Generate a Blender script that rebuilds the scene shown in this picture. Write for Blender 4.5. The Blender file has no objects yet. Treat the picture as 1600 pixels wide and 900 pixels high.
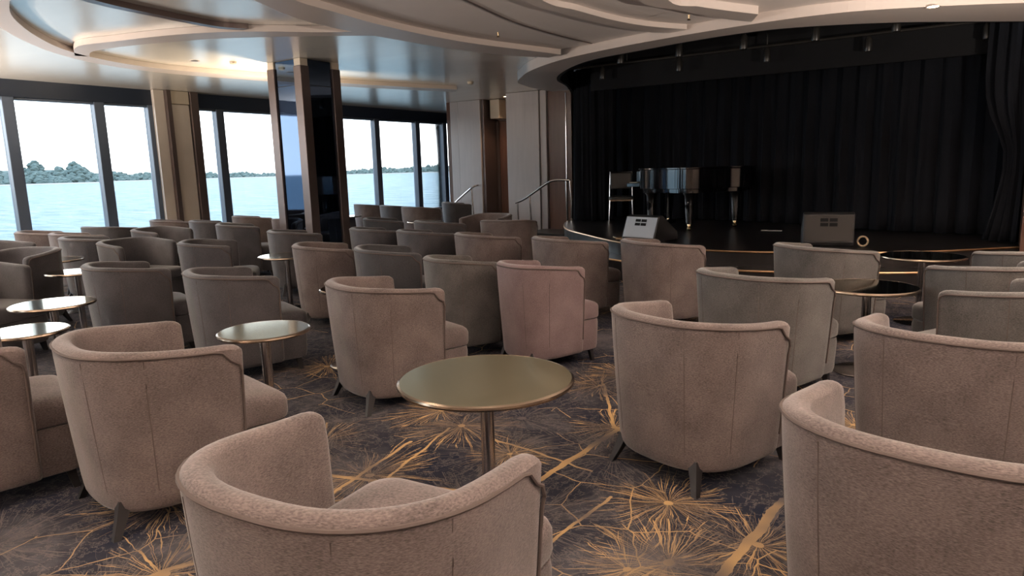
import bpy, math, random
from mathutils import Vector, Matrix
random.seed(7)
PI = math.pi
C = bpy.context.scene.collection
SC = bpy.context.scene

# ------------------------------------------------------------------ camera
# world: +Y runs along the ship towards the stage, +X to the right of the room
cam_d = bpy.data.cameras.new('camera')
cam = bpy.data.objects.new('camera', cam_d); C.objects.link(cam)
cam_d.sensor_width = 36.0; cam_d.lens = 1080.0/1600.0*36.0
cam_d.clip_end = 8000; cam_d.clip_start = 0.05
_p, _r, _y = math.radians(9.8), math.radians(1.6), math.radians(34)
_fw = Vector((-math.sin(_y)*math.cos(_p), math.cos(_y)*math.cos(_p), -math.sin(_p)))
_r0 = Vector((math.cos(_y), math.sin(_y), 0)); _u0 = _r0.cross(_fw)
_rt = math.cos(_r)*_r0 - math.sin(_r)*_u0; _up = math.sin(_r)*_r0 + math.cos(_r)*_u0
M = Matrix((_rt, _up, -_fw)).transposed().to_4x4(); M.translation = Vector((0, 0, 1.5))
cam.matrix_world = M
SC.camera = cam

# ------------------------------------------------------------------ sky, sun, exposure
w = bpy.data.worlds.new('sky'); SC.world = w; w.use_nodes = True
nt = w.node_tree; nt.nodes.clear()
wo = nt.nodes.new('ShaderNodeOutputWorld'); bg = nt.nodes.new('ShaderNodeBackground')
tc = nt.nodes.new('ShaderNodeTexCoord'); sx = nt.nodes.new('ShaderNodeSeparateXYZ')
rp = nt.nodes.new('ShaderNodeValToRGB')
rp.color_ramp.elements[0].position = 0.0; rp.color_ramp.elements[0].color = (0.97, 0.985, 1.0, 1)
rp.color_ramp.elements[1].position = 0.75; rp.color_ramp.elements[1].color = (0.50, 0.68, 0.95, 1)
nt.links.new(tc.outputs['Generated'], sx.inputs[0]); nt.links.new(sx.outputs[2], rp.inputs[0])
nt.links.new(rp.outputs[0], bg.inputs[0]); nt.links.new(bg.outputs[0], wo.inputs[0])
bg.inputs[1].default_value = 3.4

sun_d = bpy.data.lights.new('sun', 'SUN'); sun_d.energy = 2.2; sun_d.angle = 0.02; sun_d.color = (1, .95, .88)
sun = bpy.data.objects.new('sun', sun_d); C.objects.link(sun)
sun.rotation_euler = Vector((-0.80, 0.60, 1.30)).to_track_quat('Z', 'Y').to_euler()

vs = SC.view_settings; vs.view_transform = 'Standard'; vs.look = 'None'; vs.gamma = 1.0
vs.use_curve_mapping = False; vs.exposure = 0.85
SC.cycles.max_bounces = 8; SC.cycles.diffuse_bounces = 4; SC.cycles.glossy_bounces = 4
SC.cycles.transparent_max_bounces = 8; SC.cycles.caustics_reflective = False; SC.cycles.caustics_refractive = False
SC.cycles.sample_clamp_indirect = 4.0

# window daylight guides (portals only steer sampling of the sky; they give off nothing)
def portal(y0, y1):
    d = bpy.data.lights.new('window_portal', 'AREA'); d.shape = 'RECTANGLE'; d.size = y1-y0; d.size_y = 2.5
    d.cycles.is_portal = True
    o = bpy.data.objects.new('window_portal', d); C.objects.link(o)
    o.location = (-12.6, (y0+y1)/2, 1.6); o.rotation_euler = (PI/2, 0, PI/2+PI)
portal(-3.8, 7.2); portal(8.0, 16.0)
def portal_back(x0, x1):
    d = bpy.data.lights.new('window_portal', 'AREA'); d.shape = 'RECTANGLE'; d.size = x1-x0; d.size_y = 2.5
    d.cycles.is_portal = True
    o = bpy.data.objects.new('window_portal', d); C.objects.link(o)
    o.location = ((x0+x1)/2, -3.95, 1.6); o.rotation_euler = (PI/2, 0, PI)
portal_back(-12.5, -6.5)

# ------------------------------------------------------------------ materials
def new_mat(name):
    m = bpy.data.materials.new(name); m.use_nodes = True
    return m, m.node_tree, m.node_tree.nodes['Principled BSDF']
def N(t, kind, **kw):
    n = t.nodes.new(kind)
    for k, v in kw.items(): setattr(n, k, v)
    return n
def solid(name, col, rough=.5, metal=0., noise=0., nscale=8., bump=0., bscale=40., stretch=(1,1,1), coat=0., spec=None):
    m, t, b = new_mat(name)
    b.inputs['Base Color'].default_value = (*col, 1); b.inputs['Roughness'].default_value = rough
    b.inputs['Metallic'].default_value = metal
    if coat: b.inputs['Coat Weight'].default_value = coat; b.inputs['Coat Roughness'].default_value = .06
    if spec is not None: b.inputs['Specular IOR Level'].default_value = spec
    co = N(t, 'ShaderNodeTexCoord'); mp = N(t, 'ShaderNodeMapping'); mp.inputs['Scale'].default_value = stretch
    t.links.new(co.outputs['Object'], mp.inputs[0])
    if noise:
        n = N(t, 'ShaderNodeTexNoise'); n.inputs['Scale'].default_value = nscale; n.inputs['Detail'].default_value = 5
        t.links.new(mp.outputs[0], n.inputs['Vector'])
        mx = N(t, 'ShaderNodeMix', data_type='RGBA')
        mx.inputs[6].default_value = (*[c*(1-noise) for c in col], 1); mx.inputs[7].default_value = (*[min(1, c*(1+noise)) for c in col], 1)
        t.links.new(n.outputs[0], mx.inputs[0]); t.links.new(mx.outputs[2], b.inputs['Base Color'])
    if bump:
        n2 = N(t, 'ShaderNodeTexNoise'); n2.inputs['Scale'].default_value = bscale; n2.inputs['Detail'].default_value = 3
        t.links.new(mp.outputs[0], n2.inputs['Vector'])
        bp = N(t, 'ShaderNodeBump'); bp.inputs['Strength'].default_value = bump; bp.inputs['Distance'].default_value = .01
        t.links.new(n2.outputs[0], bp.inputs['Height']); t.links.new(bp.outputs[0], b.inputs['Normal'])
    return m

def fabric(name, c1, c2):
    m, t, b = new_mat(name)
    b.inputs['Roughness'].default_value = .85; b.inputs['Specular IOR Level'].default_value = .25
    b.inputs['Sheen Weight'].default_value = .35; b.inputs['Sheen Roughness'].default_value = .4
    co = N(t, 'ShaderNodeTexCoord')
    n1 = N(t, 'ShaderNodeTexNoise'); n1.inputs['Scale'].default_value = 5; n1.inputs['Detail'].default_value = 6
    mp = N(t, 'ShaderNodeMapping'); mp.inputs['Scale'].default_value = (120, 120, 420)
    n2 = N(t, 'ShaderNodeTexNoise'); n2.inputs['Scale'].default_value = 1.0; n2.inputs['Detail'].default_value = 3
    t.links.new(co.outputs['Object'], n1.inputs['Vector']); t.links.new(co.outputs['Object'], mp.inputs[0]); t.links.new(mp.outputs[0], n2.inputs['Vector'])
    a = N(t, 'ShaderNodeMath', operation='MULTIPLY_ADD'); a.inputs[1].default_value = 1.6
    s = N(t, 'ShaderNodeMath', operation='SUBTRACT'); s.inputs[1].default_value = .8
    t.links.new(n2.outputs[0], a.inputs[0]); t.links.new(n1.outputs[0], a.inputs[2]); t.links.new(a.outputs[0], s.inputs[0])
    mx = N(t, 'ShaderNodeMix', data_type='RGBA'); mx.inputs[6].default_value = (*c1, 1); mx.inputs[7].default_value = (*c2, 1)
    t.links.new(s.outputs[0], mx.inputs[0]); t.links.new(mx.outputs[2], b.inputs['Base Color'])
    bp = N(t, 'ShaderNodeBump'); bp.inputs['Strength'].default_value = .5; bp.inputs['Distance'].default_value = .003
    t.links.new(n2.outputs[0], bp.inputs['Height']); t.links.new(bp.outputs[0], b.inputs['Normal'])
    return m

MT = {}
MT['fabric'] = fabric('taupe_fabric', (.048, .037, .036), (.225, .18, .17))
MT['fabric_pink'] = fabric('rosy_fabric', (.115, .078, .080), (.25, .185, .187))
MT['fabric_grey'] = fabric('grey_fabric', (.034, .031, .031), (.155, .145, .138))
MT['fabric_shaded'] = fabric('shaded_fabric', (.034, .032, .036), (.11, .103, .108))  # taupe darkened to stand in for shade on the backlit chairs
MT['fabric_deep_shade'] = fabric('deep_shade_fabric', (.035, .035, .039), (.085, .085, .092))  # darkest fabric copy, with shade put into its colour
MT['piping'] = solid('piping_fabric', (.085, .064, .057), .8)
MT['leg'] = solid('dark_leg_wood', (.010, .008, .009), .55, noise=.3, nscale=20)
MT['lacquer'] = solid('smoked_mirror_lacquer', (.66, .60, .42), .07, metal=1.)
MT['lacquer_ceiling_tone'] = solid('ceiling_tone_lacquer', (.60, .54, .37), .10, metal=.85)  # same lacquer, the ceiling's reflection put into its tone
MT['bronze'] = solid('bronze_edge', (.42, .33, .25), .22, metal=1.)
MT['chrome'] = solid('chrome_post', (.62, .58, .56), .16, metal=1.)
MT['ceil'] = solid('satin_ceiling_panels', (.90, .85, .77), .25, metal=.40, noise=.08, nscale=1.2, bump=.35, bscale=1.1, stretch=(.35, 1.8, 1))
MT['cloud'] = solid('matt_ceiling_plaster', (.74, .66, .61), .5, noise=.05, nscale=2, spec=.3)
MT['band'] = solid('ceiling_band_paint', (.62, .54, .49), .38)
MT['darkframe'] = solid('dark_window_frame', (.018, .027, .045), .3, metal=.2)
MT['mullion'] = solid('mullion_aluminium', (.10, .125, .165), .3, metal=.3)
MT['beige'] = solid('beige_pier_panel', (.60, .53, .46), .35, noise=.08, nscale=3)
MT['walnut'] = solid('walnut_veneer', (.12, .06, .042), .28, noise=.35, nscale=3, stretch=(6, 6, .4), coat=.3)
MT['greyveneer'] = solid('grey_veneer_panel', (.46, .42, .41), .33, noise=.10, nscale=2.5, stretch=(6, 6, .5), metal=.15)
MT['columnpost'] = solid('column_brown_metal', (.15, .115, .105), .3, metal=.6)
MT['mirror'] = solid('tinted_mirror', (.09, .125, .19), .03, metal=1.)
MT['cream'] = solid('cream_plastic', (.55, .47, .37), .5)
MT['black'] = solid('stage_black', (.004, .004, .005), .7, spec=.2)
MT['stagefloor'] = solid('stage_floor_black', (.012, .010, .010), .32, noise=.3, nscale=6)
MT['nosing'] = solid('brass_nosing', (.65, .42, .24), .3, metal=1.)
MT['curtain'] = solid('charcoal_velvet', (.009, .010, .013), .9, noise=.25, nscale=3, spec=.1)
MT['piano'] = solid('piano_black_lacquer', (.004, .004, .005), .06, coat=1.)
MT['brass'] = solid('brass', (.75, .58, .36), .2, metal=1.)
MT['speaker'] = solid('speaker_black_paint', (.012, .012, .013), .5, bump=.3, bscale=200)
MT['grille'] = solid('speaker_grille_reflection', (.42, .46, .52), .33, metal=.3, bump=.15, bscale=300)  # pale blue-grey stands in for light reflected off the left monitor
MT['grille_dark'] = solid('speaker_grille_black', (.028, .025, .023), .4, metal=.3, bump=.15, bscale=300)
MT['seatblack'] = solid('black_vinyl', (.02, .018, .016), .35)
MT['cable'] = solid('beige_cable', (.40, .30, .20), .5)
MT['white'] = solid('white_tape', (.6, .6, .58), .5)
MT['wall'] = solid('warm_wall_paint', (.36, .30, .26), .6, noise=.05)
MT['hull'] = solid('sill_grey', (.12, .12, .13), .5)
m, t, b = new_mat('lamp_glow'); b.inputs['Emission Color'].default_value = (1, .72, .42, 1); b.inputs['Emission Strength'].default_value = 12
MT['glow'] = m

def glass_mat():
    m, t, b = new_mat('window_glass'); t.nodes.remove(b)
    o = t.nodes['Material Output']
    tr = N(t, 'ShaderNodeBsdfTransparent'); tr.inputs[0].default_value = (.93, .96, .965, 1)
    gl = N(t, 'ShaderNodeBsdfGlossy'); gl.inputs['Roughness'].default_value = .02
    fr = N(t, 'ShaderNodeFresnel'); fr.inputs[0].default_value = 1.3
    mx = N(t, 'ShaderNodeMixShader')
    t.links.new(fr.outputs[0], mx.inputs[0]); t.links.new(tr.outputs[0], mx.inputs[1]); t.links.new(gl.outputs[0], mx.inputs[2])
    t.links.new(mx.outputs[0], o.inputs[0]); return m
MT['glass'] = glass_mat()

def sea_mat():
    m, t, b = new_mat('sea_water'); t.nodes.remove(b); o = t.nodes['Material Output']
    co = N(t, 'ShaderNodeTexCoord'); mp = N(t, 'ShaderNodeMapping'); mp.inputs['Scale'].default_value = (.10, .45, 1); mp.inputs['Rotation'].default_value = (0, 0, .6)
    n = N(t, 'ShaderNodeTexNoise'); n.inputs['Scale'].default_value = 1.; n.inputs['Detail'].default_value = 8; n.inputs['Roughness'].default_value = .65
    t.links.new(co.outputs['Object'], mp.inputs[0]); t.links.new(mp.outputs[0], n.inputs['Vector'])
    bp = N(t, 'ShaderNodeBump'); bp.inputs['Strength'].default_value = 1.0; bp.inputs['Distance'].default_value = 1.2
    t.links.new(n.outputs[0], bp.inputs['Height'])
    df = N(t, 'ShaderNodeBsdfDiffuse'); gl = N(t, 'ShaderNodeBsdfGlossy'); gl.inputs['Roughness'].default_value = .22; gl.inputs[0].default_value = (.9, .97, 1, 1)
    cr = N(t, 'ShaderNodeValToRGB'); e = cr.color_ramp.elements
    e[0].position = .38; e[0].color = (.045, .085, .10, 1); e[1].position = .62; e[1].color = (.13, .17, .18, 1)
    t.links.new(n.outputs[0], cr.inputs[0]); t.links.new(cr.outputs[0], df.inputs[0])
    mx = N(t, 'ShaderNodeMixShader'); mx.inputs[0].default_value = .10
    for q in (df, gl): t.links.new(bp.outputs[0], q.inputs['Normal'])
    t.links.new(df.outputs[0], mx.inputs[1]); t.links.new(gl.outputs[0], mx.inputs[2]); t.links.new(mx.outputs[0], o.inputs[0])
    return m
MT['sea'] = sea_mat()
MT['forest'] = solid('hazy_treeline', (.075, .098, .088), .95, noise=.35, nscale=.06, spec=.1)
MT['sand'] = solid('pale_beach', (.16, .15, .13), .9)

# --- carpet: dark mottled pile with gold starbursts and streaks
def burst_group():
    g = bpy.data.node_groups.new('starburst', 'ShaderNodeTree')
    I = g.interface
    I.new_socket('P', in_out='INPUT', socket_type='NodeSocketVector')
    I.new_socket('Center', in_out='INPUT', socket_type='NodeSocketVector')
    I.new_socket('Radius', in_out='INPUT', socket_type='NodeSocketFloat')
    I.new_socket('Density', in_out='INPUT', socket_type='NodeSocketFloat')
    I.new_socket('Mask', in_out='OUTPUT', socket_type='NodeSocketFloat')
    gi = N(g, 'NodeGroupInput'); go = N(g, 'NodeGroupOutput')
    L = g.links.new
    def vm(op, a, b=None, sc=None):
        n = N(g, 'ShaderNodeVectorMath', operation=op); L(a, n.inputs[0])
        if b is not None: L(b, n.inputs[1])
        if sc is not None:
            if isinstance(sc, float): n.inputs['Scale'].default_value = sc
            else: L(sc, n.inputs['Scale'])
        return n
    def mm(op, a, b=None, c=None):
        n = N(g, 'ShaderNodeMath', operation=op)
        for i, x in enumerate((a, b, c)):
            if x is None: continue
            if isinstance(x, (int, float)): n.inputs[i].default_value = x
            else: L(x, n.inputs[i])
        return n.outputs[0]
    d = vm('SUBTRACT', gi.outputs['P'], gi.outputs['Center']).outputs[0]
    r = vm('LENGTH', d).outputs['Value']
    dn = vm('NORMALIZE', d).outputs[0]
    s = vm('SCALE', dn, sc=gi.outputs['Density']).outputs[0]
    off = N(g, 'ShaderNodeCombineXYZ'); L(mm('MULTIPLY', r, 1.3), off.inputs[2])
    s2 = vm('ADD', s, off.outputs[0]).outputs[0]
    s3 = vm('ADD', s2, gi.outputs['Center']).outputs[0]
    n = N(g, 'ShaderNodeTexNoise'); n.inputs['Scale'].default_value = 1; n.inputs['Detail'].default_value = 1.5
    n.inputs['Detail'].default_value = 2.5; L(s3, n.inputs['Vector'])
    rid = mm('ABSOLUTE', mm('SUBTRACT', n.outputs[0], .5))
    # width shrinks with radius
    rr = mm('DIVIDE', r, gi.outputs['Radius'])
    wdt = mm('MULTIPLY_ADD', mm('SUBTRACT', 1.0, rr), .028, .004)
    line = mm('LESS_THAN', rid, wdt)
    n2 = N(g, 'ShaderNodeTexNoise'); n2.inputs['Scale'].default_value = 1.3; L(s, n2.inputs['Vector'])
    lim = mm('MULTIPLY_ADD', n2.outputs[0], 1.5, -.1)
    inside = mm('LESS_THAN', rr, lim)
    core = mm('LESS_THAN', rr, .045)
    L(mm('MAXIMUM', mm('MULTIPLY', line, inside), core), go.inputs[0])
    return g
def streak_group():
    g = bpy.data.node_groups.new('streak', 'ShaderNodeTree')
    I = g.interface
    for nm, ty in (('P', 'NodeSocketVector'), ('A', 'NodeSocketVector'), ('B', 'NodeSocketVector'), ('Width', 'NodeSocketFloat')):
        I.new_socket(nm, in_out='INPUT', socket_type=ty)
    I.new_socket('Mask', in_out='OUTPUT', socket_type='NodeSocketFloat')
    gi = N(g, 'NodeGroupInput'); go = N(g, 'NodeGroupOutput'); L = g.links.new
    def V(op, a, b=None, sc=None):
        n = N(g, 'ShaderNodeVectorMath', operation=op); L(a, n.inputs[0])
        if b is not None: L(b, n.inputs[1])
        if sc is not None: L(sc, n.inputs['Scale'])
        return n
    ab = V('SUBTRACT', gi.outputs['B'], gi.outputs['A']).outputs[0]; ap = V('SUBTRACT', gi.outputs['P'], gi.outputs['A']).outputs[0]
    dot = V('DOT_PRODUCT', ap, ab).outputs['Value']; l2 = V('DOT_PRODUCT', ab, ab).outputs['Value']
    dv = N(g, 'ShaderNodeMath', operation='DIVIDE', use_clamp=True); L(dot, dv.inputs[0]); L(l2, dv.inputs[1])
    cl = V('SCALE', ab, sc=dv.outputs[0]).outputs[0]
    dist = V('LENGTH', V('SUBTRACT', ap, cl).outputs[0]).outputs['Value']
    lt = N(g, 'ShaderNodeMath', operation='LESS_THAN'); L(dist, lt.inputs[0]); L(gi.outputs['Width'], lt.inputs[1])
    L(lt.outputs[0], go.inputs[0]); return g

def carpet():
    m, t, b = new_mat('starburst_carpet'); L = t.links.new
    b.inputs['Roughness'].default_value = .95; b.inputs['Specular IOR Level'].default_value = .15
    co = N(t, 'ShaderNodeTexCoord')
    nw = N(t, 'ShaderNodeTexNoise'); nw.inputs['Scale'].default_value = 6; nw.inputs['Detail'].default_value = 3
    L(co.outputs['Object'], nw.inputs['Vector'])
    sb = N(t, 'ShaderNodeVectorMath', operation='SUBTRACT'); sb.inputs[1].default_value = (.5, .5, .5); L(nw.outputs['Color'], sb.inputs[0])
    ml = N(t, 'ShaderNodeVectorMath', operation='MULTIPLY'); ml.inputs[1].default_value = (.05, .05, 0); L(sb.outputs[0], ml.inputs[0])
    ad = N(t, 'ShaderNodeVectorMath', operation='ADD'); L(co.outputs['Object'], ad.inputs[0]); L(ml.outputs[0], ad.inputs[1])
    P = ad.outputs[0]
    bg_, sg_ = burst_group(), streak_group()
    masks = []
    def mx(a, b_):
        n = N(t, 'ShaderNodeMath', operation='MAXIMUM'); L(a, n.inputs[0]); L(b_, n.inputs[1]); return n.outputs[0]
    def burst(c, r, dens):
        dens *= 1.6; n = N(t, 'ShaderNodeGroup'); n.node_tree = bg_; L(P, n.inputs['P'])
        if isinstance(c, tuple): n.inputs['Center'].default_value = (*c, 0)
        else: L(c, n.inputs['Center'])
        n.inputs['Radius'].default_value = r; n.inputs['Density'].default_value = dens
        masks.append(n.outputs[0])
    for c, r, dn in (((-1.06, 2.78), .46, 9), ((-2.45, 2.29), .50, 10), ((-1.98, 2.86), .32, 9), ((-1.66, 3.49), .42, 6), ((-.63, 2.63), .42, 7),
                     ((-3.0, 2.48), .45, 8), ((-2.09, 4.15), .40, 7), ((-2.5, 1.25), .55, 6), ((-2.46, 1.92), .32, 5), ((-4.3, 1.7), .5, 6), ((-.5, 4.2), .4, 6), ((-1.0, 2.2), .35, 6)):
        burst(c, r, dn)
    for sc_, rr, dn in ((.80, .50, 8),):      # the pattern carries on over the rest of the room
        vo = N(t, 'ShaderNodeTexVoronoi', voronoi_dimensions='2D'); vo.inputs['Scale'].default_value = sc_
        L(P, vo.inputs['Vector'])
        burst(vo.outputs['Position'], rr, dn)
    for A, B, wd in (((-1.7, 2.37), (-1.63, 3.54), .016), ((-.70, 2.2), (-.63, 3.07), .02), ((-2.44, 1.93), (-2.56, 2.73), .010), ((-2.71, 2.16), (-1.85, 2.42), .013),
                     ((-2.25, 1.9), (-2.5, 3.0), .008), ((-2.2, 3.0), (-1.5, 2.9), .008), ((-1.66, 3.49), (-2.09, 4.2), .01), ((-1.35, 2.2), (-1.3, 2.7), .009),
                     ((-2.9, 1.0), (-2.2, 1.3), .014), ((-2.7, .9), (-2.4, 1.5), .01)):
        n = N(t, 'ShaderNodeGroup'); n.node_tree = sg_; L(P, n.inputs['P'])
        n.inputs['A'].default_value = (*A, 0); n.inputs['B'].default_value = (*B, 0); n.inputs['Width'].default_value = wd
        masks.append(n.outputs[0])
    # thin cracks
    ve = N(t, 'ShaderNodeTexVoronoi', voronoi_dimensions='2D', feature='DISTANCE_TO_EDGE'); ve.inputs['Scale'].default_value = 3.2; L(P, ve.inputs['Vector'])
    lt = N(t, 'ShaderNodeMath', operation='LESS_THAN'); lt.inputs[1].default_value = .010; L(ve.outputs[0], lt.inputs[0])
    nm = N(t, 'ShaderNodeTexNoise'); nm.inputs['Scale'].default_value = 1.1; L(co.outputs['Object'], nm.inputs['Vector'])
    gt = N(t, 'ShaderNodeMath', operation='GREATER_THAN'); gt.inputs[1].default_value = .52; L(nm.outputs[0], gt.inputs[0])
    mu = N(t, 'ShaderNodeMath', operation='MULTIPLY'); L(lt.outputs[0], mu.inputs[0]); L(gt.outputs[0], mu.inputs[1])
    masks.append(mu.outputs[0])
    tot = masks[0]
    for q in masks[1:]: tot = mx(tot, q)
    # paler grey-beige bursts woven under the gold ones
    gold = list(masks); masks.clear()
    vo = N(t, 'ShaderNodeTexVoronoi', voronoi_dimensions='2D'); vo.inputs['Scale'].default_value = 1.25
    sh = N(t, 'ShaderNodeVectorMath', operation='ADD'); sh.inputs[1].default_value = (3.3, 7.1, 0); L(P, sh.inputs[0]); L(sh.outputs[0], vo.inputs['Vector'])
    n_ = N(t, 'ShaderNodeGroup'); n_.node_tree = bg_; L(sh.outputs[0], n_.inputs['P']); L(vo.outputs['Position'], n_.inputs['Center']); n_.inputs['Radius'].default_value = .62; n_.inputs['Density'].default_value = 15
    ns = N(t, 'ShaderNodeTexNoise'); ns.inputs['Scale'].default_value = 9; ns.inputs['Detail'].default_value = 6; ns.inputs['Roughness'].default_value = .7; L(co.outputs['Object'], ns.inputs['Vector'])
    ab = N(t, 'ShaderNodeMath', operation='SUBTRACT'); ab.inputs[1].default_value = .5; L(ns.outputs[0], ab.inputs[0])
    aa = N(t, 'ShaderNodeMath', operation='ABSOLUTE'); L(ab.outputs[0], aa.inputs[0])
    l2 = N(t, 'ShaderNodeMath', operation='LESS_THAN'); l2.inputs[1].default_value = .012; L(aa.outputs[0], l2.inputs[0])
    grey = mx(n_.outputs[0], l2.outputs[0])
    gs = N(t, 'ShaderNodeMath', operation='MULTIPLY'); gs.inputs[1].default_value = .55; L(grey, gs.inputs[0]); grey = gs.outputs[0]
    # ground colour
    n1 = N(t, 'ShaderNodeTexNoise'); n1.inputs['Scale'].default_value = 1.6; n1.inputs['Detail'].default_value = 8; n1.inputs['Roughness'].default_value = .65
    L(co.outputs['Object'], n1.inputs['Vector'])
    cr = N(t, 'ShaderNodeValToRGB'); e = cr.color_ramp.elements
    e[0].position = .36; e[0].color = (.011, .015, .031, 1); e[1].position = .68; e[1].color = (.10, .095, .105, 1)
    x = e.new(.5); x.color = (.027, .028, .038, 1)
    L(n1.outputs[0], cr.inputs[0])
    n3 = N(t, 'ShaderNodeTexNoise'); n3.inputs['Scale'].default_value = 2.3; L(co.outputs['Object'], n3.inputs['Vector'])
    cg = N(t, 'ShaderNodeValToRGB'); e = cg.color_ramp.elements
    e[0].position = .35; e[0].color = (.12, .10, .09, 1); e[1].position = .66; e[1].color = (.62, .40, .18, 1)
    L(n3.outputs[0], cg.inputs[0])
    mc = N(t, 'ShaderNodeMix', data_type='RGBA'); L(tot, mc.inputs[0])
    mg = N(t, 'ShaderNodeMix', data_type='RGBA'); L(grey, mg.inputs[0]); L(cr.outputs[0], mg.inputs[6]); mg.inputs[7].default_value = (.17, .145, .13, 1); L(mg.outputs[2], mc.inputs[6]); L(cg.outputs[0], mc.inputs[7])
    L(mc.outputs[2], b.inputs['Base Color'])
    nb = N(t, 'ShaderNodeTexNoise'); nb.inputs['Scale'].default_value = 260; L(co.outputs['Object'], nb.inputs['Vector'])
    bp = N(t, 'ShaderNodeBump'); bp.inputs['Strength'].default_value = .5; bp.inputs['Distance'].default_value = .004
    L(nb.outputs[0], bp.inputs['Height']); L(bp.outputs[0], b.inputs['Normal'])
    return m
MT['carpet'] = carpet()

# ------------------------------------------------------------------ mesh helpers
class MB:
    def __init__(s): s.v = []; s.f = []
    def add(s, vs, fs):
        o = len(s.v); s.v += [tuple(v) for v in vs]; s.f += [tuple(i+o for i in f) for f in fs]; return s
    def box(s, x0, x1, y0, y1, z0, z1):
        v = [(x, y, z) for z in (z0, z1) for y in (y0, y1) for x in (x0, x1)]
        return s.add(v, [(0, 2, 3, 1), (4, 5, 7, 6), (0, 1, 5, 4), (2, 6, 7, 3), (0, 4, 6, 2), (1, 3, 7, 5)])
    def rings(s, rings, cap0=True, cap1=True):
        n = len(rings[0]); vs = [p for r in rings for p in r]; fs = []
        for k in range(len(rings)-1):
            for i in range(n):
                j = (i+1) % n; fs.append((k*n+i, k*n+j, (k+1)*n+j, (k+1)*n+i))
        if cap0: fs.append(tuple(range(n-1, -1, -1)))
        if cap1: fs.append(tuple((len(rings)-1)*n+i for i in range(n)))
        return s.add(vs, fs)
    def lathe(s, prof, n=32, c=(0, 0)):
        return s.rings([[(c[0]+r*math.cos(2*PI*i/n), c[1]+r*math.sin(2*PI*i/n), z) for i in range(n)] for r, z in prof])
    def tube(s, pts, r, n=8):
        pts = [Vector(p) for p in pts]; rg = []
        for i, p in enumerate(pts):
            d = (pts[min(i+1, len(pts)-1)]-pts[max(i-1, 0)]).normalized()
            a = d.cross(Vector((0, 0, 1)));  a = a if a.length > .05 else d.cross(Vector((1, 0, 0)))
            a.normalize(); b = d.cross(a); rr = r[i] if isinstance(r, (list, tuple)) else r
            rg.append([p+rr*(math.cos(2*PI*k/n)*a+math.sin(2*PI*k/n)*b) for k in range(n)])
        return s.rings(rg)
    def prism(s, poly, z0, z1):
        n = len(poly)
        vs = [(x, y, z0) for x, y in poly]+[(x, y, z1) for x, y in poly]
        return s.add(vs, [tuple(range(n-1, -1, -1)), tuple(range(n, 2*n))]+[(i, (i+1) % n, n+(i+1) % n, n+i) for i in range(n)])
    def mesh(s, name, mat, smooth=False):
        me = bpy.data.meshes.new(name); me.from_pydata(s.v, [], s.f); me.materials.append(MT[mat] if isinstance(mat, str) else mat)
        import bmesh
        bm = bmesh.new(); bm.from_mesh(me); bmesh.ops.recalc_face_normals(bm, faces=bm.faces); bm.to_mesh(me); bm.free()
        if smooth:
            me.polygons.foreach_set('use_smooth', [True]*len(me.polygons))
            try: me.set_sharp_from_angle(angle=math.radians(40))
            except Exception: pass
        return me
def put(name, me, parent=None, loc=None):
    o = bpy.data.objects.new(name, me); C.objects.link(o)
    if parent: o.parent = parent
    if loc: o.location = loc
    return o
def obj(name, mb, mat, parent=None, smooth=False, bevel=0):
    o = put(name, mb.mesh(name, mat, smooth), parent)
    if bevel:
        md = o.modifiers.new('bevel', 'BEVEL'); md.width = bevel; md.segments = 2; md.limit_method = 'ANGLE'
    return o
def struct(name, mb, mat, parent=None, smooth=False, bevel=0):
    o = obj(name, mb, mat, parent, smooth, bevel)
    if not parent: o['kind'] = 'structure'
    return o
def tag(o, label, cat, group=None):
    o['label'] = label; o['category'] = cat
    if group: o['group'] = group
    return o
def thing(name, label, cat, loc=(0, 0, 0), rz=0, group=None):
    o = bpy.data.objects.new(name, None); C.objects.link(o); o.empty_display_size = .1
    o.location = loc; o.rotation_euler = (0, 0, rz); return tag(o, label, cat, group)
def copy_tree(o, parent=None):
    c = o.copy(); C.objects.link(c)
    if parent: c.parent = parent
    for ch in list(o.children): copy_tree(ch, c)
    return c
def spline(P, k=6, closed=False):
    P = [Vector((*p, 0)) if len(p) == 2 else Vector(p) for p in P]; out = []; n = len(P)
    for i in range(n if closed else n-1):
        if closed: p0, p1, p2, p3 = P[(i-1) % n], P[i], P[(i+1) % n], P[(i+2) % n]
        else: p0, p1, p2, p3 = P[max(i-1, 0)], P[i], P[i+1], P[min(i+2, n-1)]
        for j in range(k):
            u = j/k
            out.append(.5*((2*p1)+(p2-p0)*u+(2*p0-5*p1+4*p2-p3)*u*u+(3*p1-p0-3*p2+p3)*u**3))
    if not closed: out.append(P[-1])
    return out
def resample(P, n):
    d = [0]
    for a, b_ in zip(P[:-1], P[1:]): d.append(d[-1]+(b_-a).length)
    out = []
    for i in range(n):
        t_ = d[-1]*i/(n-1); k = 0
        while k < len(d)-2 and d[k+1] < t_: k += 1
        s_ = (t_-d[k])/max(1e-9, d[k+1]-d[k]); out.append(P[k].lerp(P[k+1], min(1, s_)))
    return out
def strip(A, B, z0, z1, n=48):
    A = resample(spline(A), n); B = resample(spline(B), n); mb = MB()
    mb.rings([[(a.x, a.y, z0), (b_.x, b_.y, z0), (b_.x, b_.y, z1), (a.x, a.y, z1)] for a, b_ in zip(A, B)])
    return mb

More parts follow.
